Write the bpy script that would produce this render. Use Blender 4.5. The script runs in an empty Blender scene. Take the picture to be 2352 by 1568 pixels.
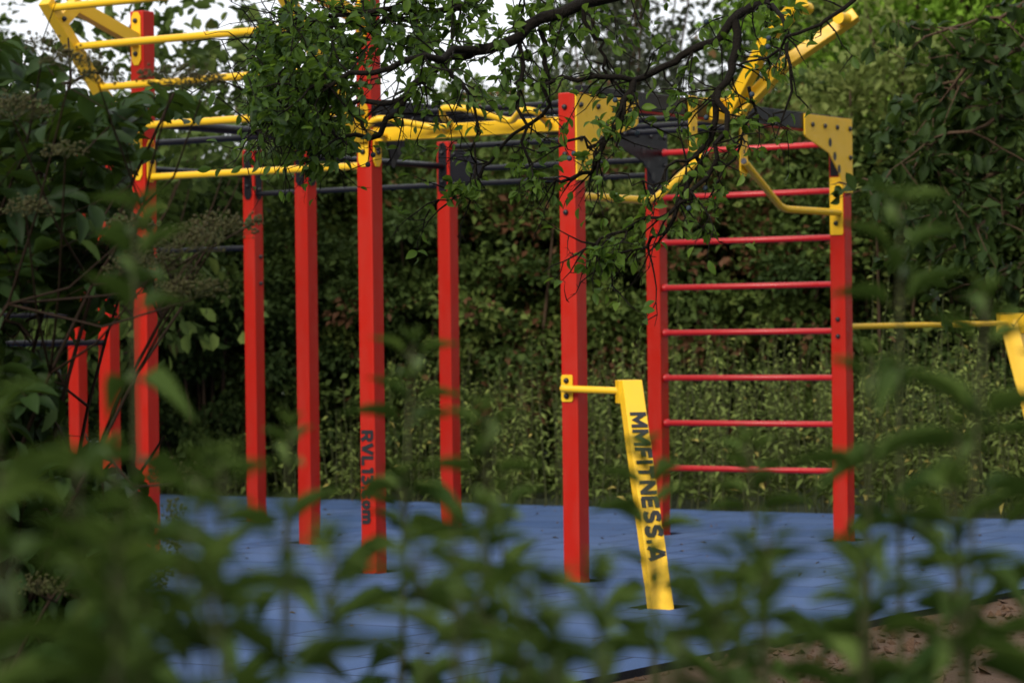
import bpy, math, random
import numpy as np
from mathutils import Vector, Matrix
R = math.radians
rng = np.random.default_rng(7); random.seed(7)
S = bpy.context.scene; COL = S.collection

# ------------------------------------------------------------------ camera
F, H, PITCH, ROLL, CX, CY = 6440.0, 1.2915, -0.0034, 0.012, 1176.0, 784.0   # in pixels of a 2352 wide picture
fw = Vector((0, math.cos(PITCH), math.sin(PITCH))); r0 = Vector((1, 0, 0)); u0 = Vector((0, -math.sin(PITCH), math.cos(PITCH)))
CR = r0*math.cos(ROLL) - u0*math.sin(ROLL); CU = r0*math.sin(ROLL) + u0*math.cos(ROLL)
EYE = Vector((0, 0, H))
cam = bpy.data.cameras.new('camera'); co = bpy.data.objects.new('camera', cam); COL.objects.link(co); S.camera = co
m = Matrix((CR, CU, -fw)).transposed().to_4x4(); m.translation = EYE; co.matrix_world = m
cam.sensor_width = 36; cam.lens = F/2352*36; cam.clip_start = .05; cam.clip_end = 2000
cam.dof.use_dof = True; cam.dof.focus_distance = 9.2; cam.dof.aperture_fstop = 5.8; cam.dof.aperture_blades = 7

def at(px, py, Y):
    d = fw + CR*((px-CX)/F) - CU*((py-CY)/F)
    return EYE + d*(Y/d.y)
def ground(px, py):
    d = fw + CR*((px-CX)/F) - CU*((py-CY)/F)
    return EYE + d*(-H/d.z)
TH = R(33.59)
U = Vector((math.cos(TH), -math.sin(TH), 0)); V = Vector((math.sin(TH), math.cos(TH), 0)); Z = Vector((0, 0, 1))

# ------------------------------------------------------------------ materials
def mat(name):
    m = bpy.data.materials.new(name); m.use_nodes = True
    return m, m.node_tree.nodes, m.node_tree.links, m.node_tree.nodes['Principled BSDF']
def mixrgb(n, l, fac, a, b, mode='MIX'):
    x = n.new('ShaderNodeMix'); x.data_type = 'RGBA'; x.blend_type = mode
    for sock, v in ((0, fac), (6, a), (7, b)):
        if hasattr(v, 'links'): l.new(v, x.inputs[sock])
        else: x.inputs[sock].default_value = v if sock == 0 else (*v, 1)[:4]
    return x.outputs[2]
def noise(n, l, scale, detail=4, coord='Object', rough=.55):
    t = n.new('ShaderNodeTexCoord'); x = n.new('ShaderNodeTexNoise')
    x.inputs['Scale'].default_value = scale; x.inputs['Detail'].default_value = detail; x.inputs['Roughness'].default_value = rough
    l.new(t.outputs[coord], x.inputs['Vector']); return x.outputs['Fac']
def ramp(n, l, fac, stops):
    x = n.new('ShaderNodeValToRGB'); e = x.color_ramp.elements
    while len(e) < len(stops): e.new(.5)
    for k, (p, c) in enumerate(stops): e[k].position = p; e[k].color = (*c, 1)
    l.new(fac, x.inputs[0]); return x.outputs[0]
def bump(n, l, b, h, strength, dist):
    x = n.new('ShaderNodeBump'); x.inputs['Strength'].default_value = strength; x.inputs['Distance'].default_value = dist
    l.new(h, x.inputs['Height']); l.new(x.outputs[0], b.inputs['Normal'])
def paint(name, c, rough=.38, dirt=.25, coat=.0, spec=.4):
    m, n, l, b = mat(name); b.inputs['Specular IOR Level'].default_value = spec
    tcp = n.new('ShaderNodeTexCoord'); mpp = n.new('ShaderNodeMapping'); mpp.inputs['Scale'].default_value = (1, 1, .22); l.new(tcp.outputs['Object'], mpp.inputs['Vector'])
    nzp = n.new('ShaderNodeTexNoise'); nzp.inputs['Scale'].default_value = 11; nzp.inputs['Detail'].default_value = 8; nzp.inputs['Roughness'].default_value = .62; l.new(mpp.outputs[0], nzp.inputs['Vector'])
    d = ramp(n, l, nzp.outputs['Fac'], [(.45, (0, 0, 0)), (.78, (1, 1, 1))])
    f = n.new('ShaderNodeMath'); f.operation = 'MULTIPLY'; f.inputs[1].default_value = dirt; l.new(d, f.inputs[0])
    dirtc = tuple(.55*x + .45*y for x, y in zip(c, (.2, .15, .11)))
    l.new(mixrgb(n, l, f.outputs[0], c, dirtc), b.inputs['Base Color'])
    l.new(ramp(n, l, noise(n, l, 14, 5), [(.3, (rough-.08,)*3), (.8, (rough+.15,)*3)]), b.inputs['Roughness'])
    b.inputs['Coat Weight'].default_value = coat
    bump(n, l, b, noise(n, l, 420, 2), .12, .002)
    return m
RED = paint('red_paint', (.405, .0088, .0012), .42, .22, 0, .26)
PINK = paint('red_bar_paint', (.46, .010, .012), .3, .1)
YEL = paint('yellow_paint', (.78, .46, .012), .36, .14)
BLK = paint('black_paint', (.007, .007, .010), .34, .04, 0, .22)
BOLTM = paint('bolt_cap_plastic', (.012, .012, .014), .35, .1)
INK = paint('black_lettering', (.010, .010, .012), .55, .03)
GREYCAP = paint('grey_plastic_cap', (.06, .06, .075), .4, .1)

def leafmat(name, stops, trans=.35, tcol=(.30, .42, .04), rough=.58, spec=.1):
    m, n, l, b = mat(name)
    a = n.new('ShaderNodeAttribute'); a.attribute_name = 'tone'
    oi = n.new('ShaderNodeObjectInfo'); ma = n.new('ShaderNodeMath'); ma.operation = 'MULTIPLY_ADD'
    l.new(oi.outputs['Random'], ma.inputs[0]); ma.inputs[1].default_value = .14; ma.inputs[2].default_value = -.07
    ad = n.new('ShaderNodeMath'); ad.operation = 'ADD'; l.new(a.outputs['Fac'], ad.inputs[0]); l.new(ma.outputs[0], ad.inputs[1])
    c = ramp(n, l, ad.outputs[0], stops)
    l.new(c, b.inputs['Base Color']); b.inputs['Roughness'].default_value = rough; b.inputs['Specular IOR Level'].default_value = spec
    t = n.new('ShaderNodeBsdfTranslucent'); l.new(mixrgb(n, l, .5, c, tcol), t.inputs['Color'])
    mx = n.new('ShaderNodeMixShader'); mx.inputs[0].default_value = trans
    l.new(b.outputs[0], mx.inputs[1]); l.new(t.outputs[0], mx.inputs[2])
    l.new(mx.outputs[0], n['Material Output'].inputs['Surface']); return m
L_SHRUB = leafmat('shrub_leaf', [(0, (0.036, 0.0612, 0.0153)), (0.5, (0.0738, 0.1098, 0.0243)), (0.86, (0.1395, 0.1755, 0.0405)), (0.95, (0.108, 0.0504, 0.0252))], .25, (.12, .19, .03))
L_DARK = leafmat('dark_shrub_leaf', [(0, (0.0259, 0.0454, 0.013)), (0.5, (0.0454, 0.0734, 0.0184)), (0.9, (0.0864, 0.1242, 0.0259)), (1, (0.1296, 0.0702, 0.027))], .2, (.08, .14, .02))
L_LIGHT = leafmat('light_shrub_leaf', [(0, (.08, .11, .025)), (.5, (.15, .19, .05)), (1, (.24, .26, .08))], .3, (.2, .26, .05))
L_LOCUST = leafmat('locust_leaf', [(0, (0.077, 0.154, 0.0154)), (0.5, (0.143, 0.264, 0.0264)), (1, (0.231, 0.363, 0.044))], .35, (.18, .32, .03))
L_WILLOW = leafmat('willow_leaf', [(0, (.05, .06, .04)), (.5, (.08, .095, .06)), (1, (.12, .13, .08))], .3, (.12, .15, .07))
L_WEED = leafmat('weed_leaf', [(0, (0.0825, 0.114, 0.0275)), (0.5, (0.1532, 0.2003, 0.0511)), (0.82, (0.2455, 0.2946, 0.0746)), (0.95, (0.5499, 0.4322, 0.1179))], .25, (.14, .18, .03))
L_PLUM = leafmat('plum_leaf', [(0, (.016, .034, .012)), (.5, (.055, .105, .018)), (1, (.12, .19, .03))], .42, (.24, .40, .03), .5, .16)
L_ELDER = leafmat('elder_leaf', [(0, (0.0142, 0.0304, 0.0092)), (0.5, (0.0264, 0.0527, 0.0121)), (1, (0.0709, 0.1166, 0.0223))], .22, (.12, .20, .015), .55, .14)
L_APPLE = leafmat('apple_leaf', [(0, (0.0164, 0.0328, 0.0105)), (0.5, (0.0304, 0.0538, 0.014)), (1, (0.0761, 0.117, 0.0257))], .25, (.11, .19, .02))
L_NETTLE = leafmat('nettle_leaf', [(0, (.015, .036, .006)), (.5, (.028, .060, .010)), (1, (.12, .18, .035))], .25, (.10, .17, .03))
def plain(name, c, rough=.8, c2=None, scale=30, b_=.4):
    m, n, l, b = mat(name); b.inputs['Specular IOR Level'].default_value = .15
    l.new(mixrgb(n, l, noise(n, l, scale, 5), c, c2 or tuple(.5*x for x in c)), b.inputs['Base Color'])
    b.inputs['Roughness'].default_value = rough; bump(n, l, b, noise(n, l, scale*2, 5), b_, .01); return m
BARK = plain('dark_plum_bark', (.011, .008, .005), .9, (.005, .004, .003), 60, .8)
BARK2 = plain('brown_bark', (.10, .062, .036), .85, (.045, .03, .02), 40, .7)
STEMG = plain('green_stem', (.075, .10, .035), .6, (.06, .05, .025), 30, .2)
STEMR = plain('reddish_stem', (.030, .014, .009), .7, (.016, .012, .006), 40, .2)
BERRY = plain('unripe_elderberry', (.045, .070, .016), .55, (.055, .026, .016), 18, .05)
SLOE = plain('blue_sloe_skin', (.020, .030, .045), .5, (.05, .07, .09), 35, .05)

# ------------------------------------------------------------------ object helpers
def link(o, parent=None, label=None, cat=None, group=None, kind=None):
    COL.objects.link(o)
    if parent is not None:
        o.parent = parent; o.matrix_parent_inverse = Matrix.Translation(-parent.location) if parent.parent is None else Matrix()
    if label: o['label'] = label
    if cat: o['category'] = cat
    if group: o['group'] = group
    if kind: o['kind'] = kind
    return o
def empty(name, loc, label, cat, group=None):
    o = bpy.data.objects.new(name, None); o.location = loc; o.empty_display_size = .2
    return link(o, None, label, cat, group)
def rv(s_=1): return Vector((random.gauss(0, s_), random.gauss(0, s_), random.gauss(0, s_)))
class MB:
    def __init__(s): s.v = []; s.f = []; s.sm = []
    def add(s, vs, fs, smooth=False):
        k = len(s.v); s.v += [tuple(x) for x in vs]; s.f += [tuple(i+k for i in f) for f in fs]; s.sm += [smooth]*len(fs); return s
    def box(s, c, ax, ay, az, sx, sy, sz):
        c = Vector(c); P = [c + ax*(i*sx/2) + ay*(j*sy/2) + az*(k*sz/2) for i in (-1, 1) for j in (-1, 1) for k in (-1, 1)]
        fs = [(0, 1, 3, 2), (4, 6, 7, 5), (0, 4, 5, 1), (2, 3, 7, 6), (0, 2, 6, 4), (1, 5, 7, 3)]
        if ax.cross(ay).dot(az) < 0: fs = [f[::-1] for f in fs]
        return s.add(P, fs)
    def beam(s, a, b, w, h, side):
        a, b = Vector(a), Vector(b); d = (b-a).normalized(); sd = (side - d*side.dot(d)).normalized(); up = sd.cross(d)
        return s.box((a+b)/2, d, sd, up, (b-a).length, w, h)
    def prism(s, poly, o, ex, ey, n, t):
        o = Vector(o); A = [o + ex*x + ey*y for x, y in poly]; B = [p + n*t for p in A]; k = len(A)
        flip = (sum(poly[i][0]*poly[(i+1) % k][1]-poly[(i+1) % k][0]*poly[i][1] for i in range(k)) > 0) == (ex.cross(ey).dot(n) > 0)
        fs = [tuple(range(k))[::-1], tuple(range(k, 2*k))] + [(i, (i+1) % k, (i+1) % k + k, i+k) for i in range(k)]
        if not flip: fs = [f[::-1] for f in fs]
        return s.add(A+B, fs)
    def tube(s, pts, rad, seg=14, cap=True):
        pts = [Vector(p) for p in pts]; n = len(pts); rad = [rad]*n if not hasattr(rad, '__len__') else rad
        vs = []; nrm = None
        for i, p in enumerate(pts):
            d = ((pts[min(i+1, n-1)]-p).normalized() + (p-pts[max(i-1, 0)]).normalized()).normalized()
            if nrm is None: nrm = d.orthogonal().normalized()
            nrm = (nrm - d*nrm.dot(d)).normalized(); bn = d.cross(nrm)
            vs += [p + (nrm*math.cos(2*math.pi*k/seg) + bn*math.sin(2*math.pi*k/seg))*rad[i] for k in range(seg)]
        fs = [(i*seg+k, i*seg+(k+1) % seg, (i+1)*seg+(k+1) % seg, (i+1)*seg+k) for i in range(n-1) for k in range(seg)]
        s.add(vs, fs, True)
        if cap:
            s.add(vs[:seg], [tuple(range(seg))[::-1]]); s.add(vs[-seg:], [tuple(range(seg))])
        return s
    def build(s, name, m, parent=None, bevel=0, **kw):
        me = bpy.data.meshes.new(name); me.from_pydata(s.v, [], s.f); me.polygons.foreach_set('use_smooth', s.sm); me.materials.append(m); me.update()
        o = bpy.data.objects.new(name, me)
        if bevel:
            b = o.modifiers.new('bevel', 'BEVEL'); b.width = bevel; b.segments = 3; b.limit_method = 'ANGLE'; b.angle_limit = R(40)
        return link(o, parent, **kw)
def fillet(pts, r, k=6):
    pts = [Vector(p) for p in pts]; out = [pts[0]]
    for a, b, c in zip(pts, pts[1:], pts[2:]):
        rr = min(r, (a-b).length*.45, (c-b).length*.45); p, q = b+(a-b).normalized()*rr, b+(c-b).normalized()*rr
        for i in range(k+1):
            t = i/k; out.append(p*(1-t)**2 + b*2*t*(1-t) + q*t*t)
    return out + [pts[-1]]

# ------------------------------------------------------------------ leaves
def template(rows, fold=.16, curl=.2):
    vs = [(0, 0, 0)]; fs = []
    for s_, w in rows:
        z = -curl*s_*s_
        vs += [(-w/2, s_, z+fold*w*.5), (0, s_, z), (w/2, s_, z+fold*w*.5)]
    vs.append((0, 1, -curl)); k = len(rows)
    fs += [(0, 2, 1), (0, 3, 2)]
    for i in range(k-1):
        a = 1+3*i; b = a+3; fs += [(a, a+1, b+1, b), (a+1, a+2, b+2, b+1)]
    t = len(vs)-1; a = 1+3*(k-1); fs += [(a, a+1, t), (a+1, a+2, t)]
    return np.array(vs), fs
T_OVAL = template([(.12, .45), (.35, .95), (.6, 1.0), (.82, .62)], .35, .22)
T_LANCE = template([(.08, .5), (.25, 1.0), (.5, .85), (.78, .42)], .4, .2)
T_SMALL = (np.array([(0, 0, 0), (-.5, .45, .12), (0, 1, -.12), (.5, .45, .12)]), [(0, 3, 2), (0, 2, 1)])
T_ROUND = template([(.3, .9), (.7, .85)], .3, .15)
def norm(a): return a/np.maximum(np.linalg.norm(a, axis=-1, keepdims=True), 1e-9)
def leaf_mesh(name, P, D, N, L, W, tone, tmpl, m):
    P, D, N = np.asarray(P, float), norm(np.asarray(D, float)), np.asarray(N, float)
    X = norm(np.cross(D, N) + 1e-6); N = np.cross(X, D); tv, tf = tmpl; n = len(P); k = len(tv)
    L = np.broadcast_to(L, n); W = np.broadcast_to(W, n)
    vs = (P[:, None] + tv[None, :, 1, None]*(L[:, None, None]*D[:, None]) + tv[None, :, 0, None]*(W[:, None, None]*X[:, None])
          + tv[None, :, 2, None]*(L[:, None, None]*N[:, None])).reshape(-1, 3)
    loops = []; starts = []; tot = []; c = 0
    base = np.concatenate([np.array(f) for f in tf]); sizes = np.array([len(f) for f in tf])
    allv = (base[None] + (np.arange(n)*k)[:, None]).ravel(); allsz = np.tile(sizes, n); st = np.concatenate([[0], np.cumsum(allsz)[:-1]])
    me = bpy.data.meshes.new(name); me.vertices.add(len(vs)); me.vertices.foreach_set('co', vs.ravel())
    me.loops.add(len(allv)); me.loops.foreach_set('vertex_index', allv.astype(np.int32))
    me.polygons.add(len(allsz)); me.polygons.foreach_set('loop_start', st.astype(np.int32)); me.polygons.foreach_set('loop_total', allsz.astype(np.int32))
    me.polygons.foreach_set('use_smooth', np.ones(len(allsz), bool)); me.materials.append(m); me.update(calc_edges=True)
    a = me.attributes.new('tone', 'FLOAT', 'FACE'); a.data.foreach_set('value', np.repeat(np.broadcast_to(tone, n), len(tf)).astype(np.float32))
    return me
def obj(name, me, parent=None, loc=None, **kw):
    o = bpy.data.objects.new(name, me)
    if loc is not None: o.location = loc
    return link(o, parent, **kw)
def rnd(n): return norm(rng.normal(size=(n, 3)))

# ------------------------------------------------------------------ world and light
S.world = bpy.data.worlds.new('World'); S.world.use_nodes = True
n, l = S.world.node_tree.nodes, S.world.node_tree.links
sky = n.new('ShaderNodeTexSky'); sky.sky_type = 'NISHITA'; sky.sun_disc = False
SUN_EL, SUN_AZ = R(31), math.atan2(-.52, -.85)    # azimuth as (x, y) of the direction to the sun: behind and left of the camera
sky.sun_elevation = SUN_EL; sky.sun_rotation = SUN_AZ; sky.dust_density = 3; sky.air_density = 1
tc = n.new('ShaderNodeTexCoord'); nz = n.new('ShaderNodeTexNoise'); nz.inputs['Scale'].default_value = 2.2; nz.inputs['Detail'].default_value = 6
l.new(tc.outputs['Generated'], nz.inputs['Vector'])
cl = ramp(n, l, nz.outputs['Fac'], [(.3, (.7, .7, .7)), (.7, (1, 1, 1))])
cloud = mixrgb(n, l, cl, sky.outputs[0], (13.5, 13.7, 14.2))
bg = n['Background']; l.new(cloud, bg.inputs['Color']); bg.inputs['Strength'].default_value = .1
sl = bpy.data.lights.new('sun', 'SUN'); sl.energy = 3.3; sl.angle = R(26); sl.color = (1, .93, .82)
so = bpy.data.objects.new('sun', sl); COL.objects.link(so)
sd = Vector((math.sin(SUN_AZ)*math.cos(SUN_EL), math.cos(SUN_AZ)*math.cos(SUN_EL), math.sin(SUN_EL)))
so.rotation_euler = sd.to_track_quat('Z', 'Y').to_euler(); so.location = (-5, -5, 12)
S.view_settings.view_transform = 'Standard'; S.view_settings.look = 'None'; S.view_settings.exposure = 0.0; S.view_settings.gamma = 1
S.render.engine = 'CYCLES'; S.cycles.use_denoising = True; S.cycles.max_bounces = 6; S.cycles.transparent_max_bounces = 4
S.cycles.sample_clamp_indirect = 6; S.cycles.caustics_reflective = False; S.cycles.caustics_refractive = False

# ------------------------------------------------------------------ ground, platform
m, n, l, b = mat('soil')
g1 = noise(n, l, .35, 6); g2 = noise(n, l, 17, 9, rough=.75)
soil = mixrgb(n, l, g2, (.050, .025, .012), (.20, .110, .058))
grass = mixrgb(n, l, g2, (.02, .035, .012), (.06, .075, .025))
tcg = n.new('ShaderNodeTexCoord'); gr = n.new('ShaderNodeVectorMath'); gr.operation = 'DISTANCE'; gr.inputs[1].default_value = (2.0, 12.0, 0)
l.new(tcg.outputs['Object'], gr.inputs[0])
rg = ramp(n, l, gr.outputs['Value'], [(0, (0, 0, 0)), (1, (1, 1, 1))])
mr = n.new('ShaderNodeMapRange'); mr.inputs[1].default_value = 3.5; mr.inputs[2].default_value = 6; l.new(gr.outputs['Value'], mr.inputs[0])
l.new(mixrgb(n, l, mr.outputs[0], soil, grass), b.inputs['Base Color']); b.inputs['Roughness'].default_value = .95
bump(n, l, b, g2, .9, .05)
SOIL = m
MB().add([(-400, -200, -.032), (400, -200, -.032), (400, 900, -.032), (-400, 900, -.032)], [(0, 1, 2, 3)]).build('ground', SOIL, kind='structure')

pe = ground(1960, 1432); pf = ground(1250, 1160)
# platform corners: far edge along U through pf, right edge along V through pe
def solve(a, da, b_, db):
    M = Matrix(((da.x, -db.x), (da.y, -db.y))); t = M.inverted() @ Vector((b_.x-a.x, b_.y-a.y)); return a + da*t[0]
c1 = solve(pf, U, pe, V); c2 = c1 - U*16; c3 = c2 - V*18.5; c4 = c1 - V*18.5
m, n, l, b = mat('blue_rubber_tiles')
tcn = n.new('ShaderNodeTexCoord'); mp = n.new('ShaderNodeMapping'); mp.inputs['Rotation'].default_value = (0, 0, TH)
l.new(tcn.outputs['Object'], mp.inputs['Vector'])
br = n.new('ShaderNodeTexBrick'); br.offset = .5; br.inputs['Scale'].default_value = 1; br.inputs['Brick Width'].default_value = .5; br.inputs['Row Height'].default_value = .5
br.inputs['Mortar Size'].default_value = .011; br.inputs['Mortar Smooth'].default_value = .15; br.inputs['Bias'].default_value = 0
br.inputs['Color1'].default_value = (.042, .084, .194, 1); br.inputs['Color2'].default_value = (.070, .121, .250, 1); br.inputs['Mortar'].default_value = (.016, .028, .07, 1)
l.new(mp.outputs[0], br.inputs['Vector'])
gran = noise(n, l, 260, 3, rough=.8); blot = noise(n, l, 1.6, 5)
sp = ramp(n, l, gran, [(.38, (.58, .58, .62)), (.5, (1, 1, 1)), (.63, (1.42, 1.38, 1.28))])
cc = mixrgb(n, l, 1.0, br.outputs['Color'], sp, 'MULTIPLY')
cc = mixrgb(n, l, ramp(n, l, blot, [(.35, (0, 0, 0)), (.75, (.45, .45, .45))]), cc, (.085, .125, .215))
l.new(cc, b.inputs['Base Color']); b.inputs['Roughness'].default_value = .88; b.inputs['Specular IOR Level'].default_value = .16
hsum = n.new('ShaderNodeMath'); hsum.operation = 'MULTIPLY_ADD'; hsum.inputs[1].default_value = -1.2
l.new(br.outputs['Fac'], hsum.inputs[0]); l.new(gran, hsum.inputs[2]); bump(n, l, b, hsum.outputs[0], .5, .006)
TILE = m
EDGE = plain('dark_rubber_edge', (.02, .022, .03), .9, (.01, .01, .012), 40, .5)

# fallen leaves and twiglets on the floor
DRY = plain('dry_leaf', (.16, .10, .04), .8, (.07, .05, .02), 8, .2)
# ------------------------------------------------------------------ workout frame
PX = dict(a=Vector((-1.801, 19.617, 0))-U*1.6585, b=Vector((-1.801, 19.617, 0))-V*1.513, c=Vector((-2.108, 16.157, 0)), d=Vector((-1.801, 19.617, 0)),
          e=Vector((-1.271, 17.417, 0)), f=Vector((-.764, 15.264, 0)), g=Vector((-.419, 18.699, 0)), h=Vector((.322, 14.542, 0)),
          i=Vector((.925, 17.807, 0)), j=Vector((2.011, 17.085, 0)))
SH = Vector(PX['h']); R_U = 1.3042; D_V = 3.0526
def zy(key, py):                      # height of a point on a post seen at picture row py
    p = PX[key]; px = CX + F*p.x/p.y; return at(px, py, p.y).z
TOP = dict(a=2.62, b=zy('b', 318), c=zy('c', 27), d=zy('d', 345), e=zy('e', 300), f=zy('f', -60), g=zy('g', 326), h=zy('h', 214), i=zy('i', 318), j=zy('j', 273))
boardbase = ground(1517, 1392); board2base = at(2440, 1190, 18.7); board2base.z = 0

# platform with real cut-outs round every post
def prism_obj(name, pts, z0, z1, m):
    k = len(pts); vs = [(p.x, p.y, z0) for p in pts] + [(p.x, p.y, z1) for p in pts]
    fs = [tuple(range(k))[::-1], tuple(range(k, 2*k))] + [(i, (i+1) % k, (i+1) % k+k, i+k) for i in range(k)]
    return vs, fs
vs, fs = prism_obj('p', [c4, c1, c2, c3], -.05, 0, TILE)
plat = MB().add(vs, fs).build('rubber_floor', TILE, kind='structure')
cut = MB()
for p in list(PX.values()) + [boardbase, board2base]:
    cut.box((p.x, p.y, 0), U, V, Z, .235, .235, .11)
cuto = cut.build('cutter', EDGE)
bo = plat.modifiers.new('cut', 'BOOLEAN'); bo.object = cuto; bo.operation = 'DIFFERENCE'; bo.solver = 'EXACT'
dg = bpy.context.evaluated_depsgraph_get(); me = bpy.data.meshes.new_from_object(plat.evaluated_get(dg))
plat.modifiers.clear(); plat.data = me; bpy.data.objects.remove(cuto)
me.materials.clear(); me.materials.append(TILE); me.materials.append(EDGE)
for p in me.polygons: p.material_index = 0 if p.normal.z > .5 and p.center.z > -.01 else 1

rig = empty('workout_frame', (-.2, 16.2, 0), 'red and yellow outdoor workout frame with black bars standing on the blue rubber floor', 'workout frame')
# shared bolt mesh: low domed cap, axis +Z
bm_ = MB(); ring = [(0.0145, 0), (.0145, .006), (.0125, .012), (.007, .0155)]; vs = []; fs = []
for r_, z_ in ring: vs += [(r_*math.cos(k*math.pi/6), r_*math.sin(k*math.pi/6), z_) for k in range(12)]
for q in range(3): fs += [(q*12+k, q*12+(k+1) % 12, (q+1)*12+(k+1) % 12, (q+1)*12+k) for k in range(12)]
fs.append(tuple(range(36, 48)))
bm_.add(vs, fs, True); bolt_me = bpy.data.meshes.new('bolt'); bolt_me.from_pydata(bm_.v, [], bm_.f); bolt_me.polygons.foreach_set('use_smooth', [True]*len(bm_.f)); bolt_me.materials.append(BOLTM)
def bolt(parent, p, nrm, s=1.0):
    o = bpy.data.objects.new('bolt', bolt_me); o.matrix_world = Matrix.Translation(p) @ nrm.to_track_quat('Z', 'Y').to_matrix().to_4x4() @ Matrix.Scale(s, 4)
    mw = o.matrix_world.copy(); COL.objects.link(o); o.parent = parent; o.matrix_parent_inverse = Matrix.Translation(-rig.location); o.matrix_basis = mw; 
    o.matrix_parent_inverse = Matrix(); return o
POST = {}
plabel = dict(c='tall red post carrying the yellow sloping ladder', f='tall red post with black web address running down it',
              h='red post with the big yellow corner plate and short yellow arm', j='red post at the right end of the red ladder',
              d='red post with black plates round its top')
for k, p in PX.items():
    t = TOP[k]
    POST[k] = MB().box((p.x, p.y, (t-.06)/2), U, V, Z, .1, .1, t+.06).build('post', RED, rig, .007, label=plabel.get(k))
def kid(mb, name, m, parent, bevel=0, **kw):          # a sub-part: its parent is a part that sits at the world origin
    o = mb.build(name, m, None, bevel, **kw); o.parent = parent; return o
def facepos(key, face, s_=0.0, z=0.0):
    p = PX[key]
    if face == 'L': return Vector((p.x, p.y, z)) - V*.05 + U*s_, -V, U      # face turned to camera left
    if face == 'R': return Vector((p.x, p.y, z)) + U*.05 + V*s_, U, V
    if face == 'B': return Vector((p.x, p.y, z)) + V*.05 + U*s_, V, U
    return Vector((p.x, p.y, z)) - U*.05 + V*s_, -U, V
def chamfer(w, z0, z1, c): return [(-w+c, z0), (w-c, z0), (w, z0+c*1.6), (w, z1-c*1.6), (w-c, z1), (-w+c, z1), (-w, z1-c*1.6), (-w, z0+c*1.6)]
def plate(key, face, z0, z1, m, bolts=(), w=.034, c=.018, t=.008, s_=0.0):
    o, nrm, ex = facepos(key, face, s_)
    pl = kid(MB().prism(chamfer(w, z0, z1, c), o, ex, Z, nrm, t), 'mounting_plate', m, POST[key], .002)
    for bz in bolts: bolt(POST[key], o + nrm*t + Z*bz, nrm)
    return pl
def zr(key, y0, y1): return sorted((zy(key, y0), zy(key, y1)))
# plates
for key, fc, ya, yb, mm, bl in (
    ('d', 'L', 346, 459, BLK, (367, 429)), ('d', 'R', 346, 459, BLK, (373, 436)),
    ('e', 'L', 305, 427, BLK, (325,)), ('e', 'R', 305, 427, BLK, (330,)),
    ('g', 'L', 329, 446, BLK, (352, 418)),
    ('i', 'L', 335, 455, BLK, (360, 430)),
    ('f', 'L', 238, 384, YEL, (262, 350)), ('f', 'R', 238, 384, YEL, (262, 351)),
    ('f', 'L', -50, 92, YEL, (-20, 70)),
    ('c', 'L', 30, 152, YEL, (50, 126)), ('c', 'L', 300, 415, YEL, (365,)), ('c', 'R', 322, 420, YEL, (372,)),
    ('b', 'L', 330, 450, BLK, (350, 430)), ('a', 'L', 345, 450, BLK, (365, 430))):
    z0, z1 = zr(key, ya, yb); plate(key, fc, z0, z1, mm, [zy(key, q) for q in bl])
for y in (247, 355, 488): 
    o, nr, ex = facepos('h', 'L', -.008, zy('h', y)); bolt(POST['h'], o, nr)
for y in (590, 651):
    o, nr, ex = facepos('d', 'R', .012, zy('d', y)); bolt(POST['d'], o, nr)
for y in (733, 772):
    o, nr, ex = facepos('j', 'L', 0, zy('j', y)); bolt(POST['j'], o, nr)
# little red stripes printed on the plate of post c
o, nr, ex = facepos('c', 'R')
mk = MB()
for q, (x0, z_) in enumerate(((-.02, .0), (-.008, .006), (.006, .012), (.018, .016))):
    zc = zy('c', 338)+z_; mk.prism([(x0-.004, zc-.02), (x0+.003, zc-.02), (x0+.004, zc+.012), (x0-.003, zc+.012)], o+nr*.0095, ex, Z, nr, .001)
kid(mk, 'printed_mark', RED, POST['c'])

# red ladder: eight rungs between posts i and j
A = PX['i'] + U*.045; B = PX['j'] - U*.045
for k in range(8):
    z = .419 + .2848*k
    Az = Vector((A.x, A.y, z)); MB().tube([Az, Az+U*.03, Az+U*.032, (B.x, B.y, z)], [.024, .024, .0185, .0185]).build('ladder_rung', PINK, rig)

def bar(p, q, r_, m, name='bar', r=None): return MB().tube([p, q], r_).build(name, m, rig)
def pz(key, z, du=0, dv=0): p = PX[key]; return Vector((p.x, p.y, z)) + U*du + V*dv
# black bars
zb1 = zy('d', 446); bar(pz('d', zb1, .04), pz('i', zb1, -.04), .017, BLK, 'black_bar')
zt = zy('g', 338); bar(pz('g', zt, .04), pz('i', zt, -.04), .018, BLK, 'black_bar')
zm = zy('g', 391); bar(pz('g', zm, .30), pz('i', zm, -.04), .018, BLK, 'black_bar')
z67 = zy('e', 359); bar(pz('e', z67, 0, .04), pz('g', z67, 0, -.04), .021, BLK, 'black_bar')
zbe = zy('e', 307); bar(pz('b', zbe, .04), pz('e', zbe, -.04), .02, BLK, 'black_bar')
zc_ = zy('c', 281); MB().tube([pz('c', zc_, 0, .04), pz('e', zc_, 0, -.04)], .028).build('black_bar', BLK, rig)
z24 = zy('d', 403); bar(pz('b', z24, 0, .04), pz('d', z24, 0, -.04), .018, BLK, 'black_bar')
z14 = zy('d', 569); bar(pz('a', z14, .04), pz('d', z14, -.04), .018, BLK, 'black_bar')
for y, k, dv in ((786, 'b', -1.6), (724, 'a', -1.6)):
    zz = zy(k, y); bar(pz(k, zz, 0, -.04), pz(k, zz+.0, -.55, dv), .02, BLK, 'black_bar')
zz = zy('a', 640); bar(pz('a', zz, .04), pz('a', zz, -1.6), .018, BLK, 'black_bar')
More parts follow.
